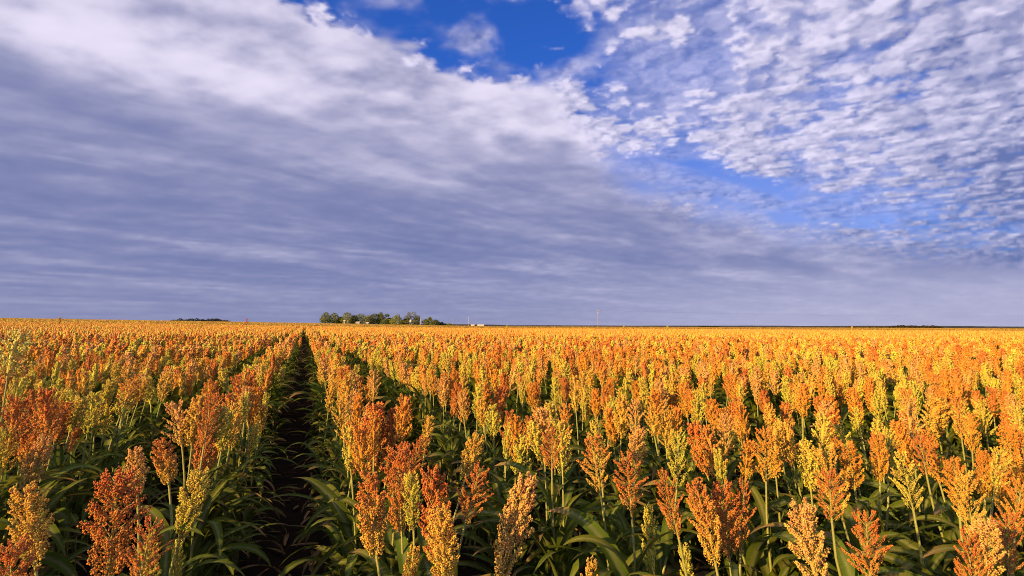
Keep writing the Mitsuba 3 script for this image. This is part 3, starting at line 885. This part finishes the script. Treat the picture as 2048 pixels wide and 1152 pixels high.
def tree(tan, width, height, tone, shape, seed, label, d=FAR_D):
    r = np.random.default_rng(seed)
    o = far(tan, d)
    key = 'tree' if 'tree__trunk' not in scene else None
    i = 0
    while key is None:
        i += 1
        if f'tree_{i:03d}__trunk' not in scene:
            key = f'tree_{i:03d}'
    labels[key] = {'label': label, 'category': 'tree', 'group': 'trees around the farmstead'}
    limbs = [tube([o + [0, 0, -0.3], o + [0.1, 0, height * 0.3], o + [0.3, 0, height * 0.75]], [0.38, 0.28, 0.10], 6, BARK)]
    blobs = []
    if shape == 'round':
        blobs = [(0, 0, height * 0.50, width * 0.46, height * 0.48), (-width * 0.15, 0.5, height * 0.36, width * 0.40, height * 0.28), (width * 0.16, -0.5, height * 0.45, width * 0.36, height * 0.33),
                 (width * 0.03, 0, height * 0.80, width * 0.24, height * 0.19)]
    elif shape == 'cone':
        blobs = [(0, 0, height * 0.34, width * 0.47, height * 0.30), (0, 0, height * 0.58, width * 0.33, height * 0.26), (0, 0, height * 0.80, width * 0.17, height * 0.20)]
    elif shape == 'gum':                                   # open crown of separate clumps on tall limbs
        for _ in range(12):
            a = r.uniform(-0.42, 0.42) * width
            blobs.append((a, r.uniform(-0.3, 0.3) * width, height * r.uniform(0.22, 0.90), width * r.uniform(0.16, 0.24), height * r.uniform(0.10, 0.16)))
    elif shape == 'low':
        blobs = [(-width * 0.25, 0, height * 0.45, width * 0.28, height * 0.5), (width * 0.2, 0, height * 0.5, width * 0.32, height * 0.45)]
    if shape in ('round', 'cone', 'gum'):                  # suckers and low limbs down to the crop
        blobs.append((0, 0, height * 0.20, width * 0.50, height * 0.20))
    for b in blobs[:6]:
        limbs.append(tube([o + [0.1, 0, height * 0.28], o + np.array([b[0] * 0.6, b[1] * 0.6, b[2] * 0.8]), o + np.array([b[0], b[1], b[2] + b[4] * 0.3])], [0.20, 0.12, 0.04], 4, BARK))
    add('trunk', join(limbs), 'matte', key)
    m = crown_mesh(seed, [(b[0] + r.normal(0, 0.3), b[1], b[2], b[3], b[4]) for b in blobs], 2600 if shape != 'low' else 1500, 0.62, TONES[tone])
    add('crown', (m[0] + o, m[1], m[2]), 'tree_leaf', key)


def tn(px):
    return (px - 1024) / 1150.0


PX = FAR_D / 1150.0                                        # one pixel of the photograph, in metres out there
for k, (px, w, h, tone, shape, label) in enumerate([
    (652, 16, 22.5, 'olive', 'round', 'rounded olive tree standing first at the left end of the farm trees'),
    (669, 17, 21.5, 'olive', 'round', 'olive tree second from the left end of the farm trees, lower than its neighbours'),
    (682, 14, 14, 'dark', 'round', 'small dark tree tucked between the second and third olive trees'),
    (695, 20, 23.5, 'bright', 'round', 'tall bright olive tree third from the left of the farm trees, above the post'),
    (709, 15, 18, 'dark', 'round', 'dark tree just right of the tall bright olive tree'),
    (722, 22, 21.5, 'olive', 'round', 'broad olive tree left of the middle of the farm trees'),
    (738, 16, 18, 'grey', 'round', 'grey green tree in the shaded middle of the farm trees'),
    (749, 19, 21.5, 'dark', 'round', 'broad dark tree at the middle of the long row of farm trees'),
    (760, 16, 23, 'dark', 'gum', 'tall ragged tree with an open top right of the middle of the row'),
    (771, 17, 23, 'dark', 'gum', 'open crowned dark tree next left of the conical tree'),
    (780, 13, 14, 'dark', 'round', 'low dark tree leaning against the conical tree from the left'),
    (794, 24, 21, 'bright', 'cone', 'bright olive conical tree right of the middle, with a pointed top'),
    (808, 12, 11, 'dark', 'round', 'small dark tree right under the conical tree'),
    (816, 13, 13, 'dark', 'gum', 'small dark open tree left beside the tall gum'),
    (823, 21, 26.5, 'grey', 'gum', 'tall open gum tree, the tallest right of the conical tree'),
    (834, 9, 16, 'dark', 'gum', 'narrow dark tree leaning on the right side of the tall gum'),
    (856, 15, 19, 'olive', 'gum', 'ragged tree standing alone right of the pale mast'),
    (871, 14, 12, 'dark', 'round', 'low rounded dark tree right of the ragged lone tree'),
    (882, 10, 8, 'dark', 'low', 'low dark bush trailing off to the right of the farm trees'),
    (895, 16, 5.5, 'olive', 'low', 'lowest olive bush at the right end of the farm trees')]):
    tree(tn(px), w * 1.28 * PX, h * 1.08 * PX, tone, shape, 400 + k, label, FAR_D + (k * 37 % 11) - 5)


def wood(key, x0, x1, hmin, hmax, d, seed, tone, label):
    """A far-off wood that reads as one mass."""
    r = np.random.default_rng(seed)
    blobs = []
    s = d / 1150.0
    px = x0
    while px < x1:
        f = (px - x0) / (x1 - x0)
        h = r.uniform(hmin, hmax) * s * min(1, 0.45 + 3 * min(f, 1 - f))
        o = far(tn(px), d + r.uniform(-8, 8))
        blobs.append((o[0], o[1], o[2] + h * 0.5, r.uniform(2.4, 4.2) * s, h * 0.5))
        px += r.uniform(1.6, 4.5)
    scene[key] = ply3(crown_mesh(seed, blobs, 150 * len(blobs), 0.9 * s, tone), 'tree_leaf', False)
    labels[key] = {'label': label, 'category': 'woodland', 'kind': 'stuff'}


wood('far_woodland', 346, 462, 3.5, 7.0, 900.0, 61, (0.040, 0.045, 0.028), 'low dark belt of far trees on the horizon left of the furrow')
wood('far_woodland_001', 1772, 1884, 3.0, 5.5, 1600.0, 62, (0.040, 0.045, 0.030), 'thin dark belt of far trees on the horizon at the right')
wood('far_woodland_002', 1395, 1440, 1.6, 2.6, 1600.0, 63, (0.042, 0.048, 0.034), 'smallest thin belt of far trees right of the utility pole')
wood('far_woodland_003', 1700, 1772, 1.4, 2.6, 1600.0, 64, (0.042, 0.048, 0.034), 'very low line of far trees running left from the right belt')

# low wooded rise along the right of the horizon
ha = np.linspace(math.radians(-12), math.radians(60), 400)
hn = meshkit.fbm(np.stack([ha * 14, 0 * ha, 0 * ha], -1), 4, 9)
hd = np.array([2600.0, 3000.0, 3600.0, 4200.0])
hz = np.array([0.0, 1.0, 0.8, -0.2])[:, None] * (2.6 + 5.0 * hn + 1.5 * np.clip(ha / 0.5, 0, 1))[None]
hx, hy = hd[:, None] * np.sin(ha), hd[:, None] * np.cos(ha)
hc = np.broadcast_to(np.array([0.075, 0.082, 0.080]), hx.shape + (3,)) * np.random.default_rng(3).uniform(0.75, 1.25, hx.shape)[..., None]
scene['hills'] = ply3((np.stack([hx, hy, hz + ground_z(hx, hy) - 0.5], -1).reshape(-1, 3), grid_faces(*hx.shape)[:, ::-1], hc.reshape(-1, 3)), 'matte', False)
labels['hills'] = {'label': 'thin dark line of low wooded hills along the horizon', 'category': 'hills', 'kind': 'structure'}


def box(cx, cy, cz, sx, sy, sz):
    m = trimesh.creation.box((sx, sy, sz))
    m.apply_translation((cx, cy, cz))
    return m


# the white sheds in the gap right of the mast
def shed(tan, d, w, h, dp, label, roof, paint='white_paint'):
    o = far(tan, d)
    key = 'farm_shed' if 'farm_shed__wall' not in scene else 'farm_shed_001'
    if key in labels:
        key = f'farm_shed_{sum(k.startswith("farm_shed") and "__" not in k for k in labels):03d}'
    labels[key] = {'label': label, 'category': 'shed', 'group': 'white farm sheds'}
    add('wall', box(o[0], o[1], o[2] + h / 2, w, dp, h), paint, key)
    e, rise = 0.35, h * roof
    pr = trimesh.Trimesh([[sx * (w / 2 + e), sy * (dp / 2 + e), z] for sx in (-1, 1) for sy, z in ((-1, 0), (0, rise), (1, 0), (1, 0.12), (0, rise + 0.15), (-1, 0.12))], process=False,
                         faces=[[0, 1, 7], [0, 7, 6], [1, 2, 8], [1, 8, 7], [2, 3, 9], [2, 9, 8], [3, 4, 10], [3, 10, 9], [4, 5, 11], [4, 11, 10], [5, 0, 6], [5, 6, 11],
                                [0, 5, 4], [0, 4, 1], [1, 4, 3], [1, 3, 2], [6, 10, 11], [6, 7, 10], [7, 9, 10], [7, 8, 9]])
    pr.apply_translation((o[0], o[1], o[2] + h + 0.01))
    add('roof', pr, 'weathered_metal' if roof > 0.3 else 'white_paint', key)
    add('door', box(o[0] + w * 0.2, o[1] - dp / 2 - 0.03, o[2] + h * 0.36, w * 0.22, 0.06, h * 0.72), 'weathered_metal', key)


shed(tn(946), 705, 4.2, 2.3, 6, 'smaller low white shed on the horizon right of the white mast', 0.15)
shed(tn(962), 700, 8.0, 2.5, 7, 'longer low white shed on the horizon, right one of the pair', 0.15)
shed(tn(717), 660, 4.0, 2.5, 5, 'pale farm building half hidden under the broad olive tree', 0.3, 'cream_board')
shed(tn(736), 664, 2.8, 2.3, 5, 'small pale farm building under the middle of the farm trees', 0.3, 'cream_board')
shed(tn(690), 668, 1.6, 4.0, 3, 'narrow pale building showing beside the post under the bright tree', 0.2, 'cream_board')


def mast(tan, d, height, r0, bsdf, key, label, cat):
    o = far(tan, d)
    labels[key] = {'label': label, 'category': cat}
    v, f, _ = tube([o + [0, 0, -0.3], o + [0, 0, height * 0.5], o + [0, 0, height]], [r0, r0 * 0.85, r0 * 0.7], 10, BARK)
    add('shaft', (v, f), bsdf, key, True)
    return o


# water tank on legs, in front of the gum tree
o = far(tn(822), 655)
labels['water_tank'] = {'label': 'white water tank on a thin stand in front of the tall gum', 'category': 'water tank'}
tank = trimesh.creation.capsule(height=1.0, radius=1.25, count=[16, 12])
tank.apply_translation((o[0], o[1], o[2] + 5.2))
add('tank', tank, 'white_paint', 'water_tank', True)
for sx, sy in ((-1, -1), (1, -1), (1, 1), (-1, 1)):
    a = o + [sx * 0.9, sy * 0.9, -0.2]
    v, f, _ = tube([a, o + [sx * 0.7, sy * 0.7, 4.5]], 0.09, 6, BARK)
    add('leg', (v, f), 'weathered_metal', 'water_tank')

o = mast(tn(841), 668, 8.2, 0.42, 'weathered_metal', 'silo', 'pale grey slender silo tower between the gum and the lone tree', 'silo')
cap = trimesh.creation.cone(radius=0.52, height=0.9, sections=12)
cap.apply_translation((o[0], o[1], o[2] + 8.2))
add('cap', cap, 'weathered_metal', 'silo')
for z in (2.2, 4.4, 6.6):
    ring = trimesh.creation.annulus(r_min=0.25, r_max=0.46, height=0.16, sections=14)
    ring.apply_translation((o[0], o[1], o[2] + z))
    add('hoop', ring, 'weathered_metal', 'silo')
o = mast(tn(697), 660, 5.6, 0.42, 'pole_timber', 'post', 'pale timber post standing before the bright olive tree', 'post')
add('bracket', box(o[0], o[1], o[2] + 5.2, 1.3, 0.2, 0.2), 'pole_timber', 'post')

# power line
poles = []


def pole(key, x, y, height, radius, bsdf, label):
    o = np.array([x, y, float(ground_z(x, y))])
    v, f, _ = tube([o + [0, 0, -0.5], o + [0, 0, height * 0.5], o + [0, 0, height]], [radius, radius * 0.85, radius * 0.65], 8, BARK)
    add('shaft', (v, f), bsdf, key, True)
    add('crossarm', box(x, y - radius - 0.07, o[2] + height - 0.55, 2.2, 0.12, 0.16), 'pole_timber', key)
    tops = []
    for dx in (-0.95, 0.95):
        ins = trimesh.creation.cylinder(radius=0.07, height=0.24, sections=8)
        ins.apply_translation((x + dx, y - radius - 0.07, o[2] + height - 0.35))
        add('insulator', ins, 'white_paint', key)
        tops.append(np.array([x + dx, y - radius - 0.07, o[2] + height - 0.22]))
    tr = trimesh.creation.cylinder(radius=0.28, height=0.85, sections=12)
    if key == 'utility_pole':
        tr.apply_translation((x + 0.02, y - radius - 0.30, o[2] + height - 1.75))
        add('transformer', tr, 'weathered_metal', key)
    labels[key] = {'label': label, 'category': 'utility pole', 'group': 'poles of the power line'}
    poles.append(tops)


PD = 350.0
pole('utility_pole', tn(1196) * PD, PD, 11.6, 0.14, 'pole_timber', 'tallest timber utility pole standing alone right of the centre')
pole('utility_pole_001', tn(937) * 640, 640, 11.0, 0.17, 'white_paint', 'white pole above the pair of white sheds')
pole('utility_pole_002', tn(905) * 690, 690, 9.0, 0.15, 'pole_timber', 'thin distant pole at the right end of the farm trees')
pole('utility_pole_003', 450.0, 400.0, 11.6, 0.17, 'pole_timber', 'timber utility pole beyond the right edge of the view')
for i, (a, b) in enumerate(((0, 1), (1, 2), (0, 3))):
    for j in (0, 1):
        p, q = poles[a][j], poles[b][j]
        t = np.linspace(0, 1, 28)[:, None]
        c = p * (1 - t) + q * t - np.array([0, 0, 1.0]) * (4 * 2.2 * t * (1 - t))
        v, f, _ = tube(c, 0.011, 4, BARK)
        key = 'power_line' if f'power_line' not in scene else f'power_line_{i * 2 + j:03d}'
        scene[key] = mikit.ply((v, f), 'dark_steel')
        where = ('between the tall utility pole and the white pole', 'from the white pole to the distant pole', 'running right from the tall utility pole out of view')[i]
        labels[key] = {'label': f"thin {('nearer', 'farther')[j]} power line {where}", 'category': 'power line', 'group': 'wires of the power line'}
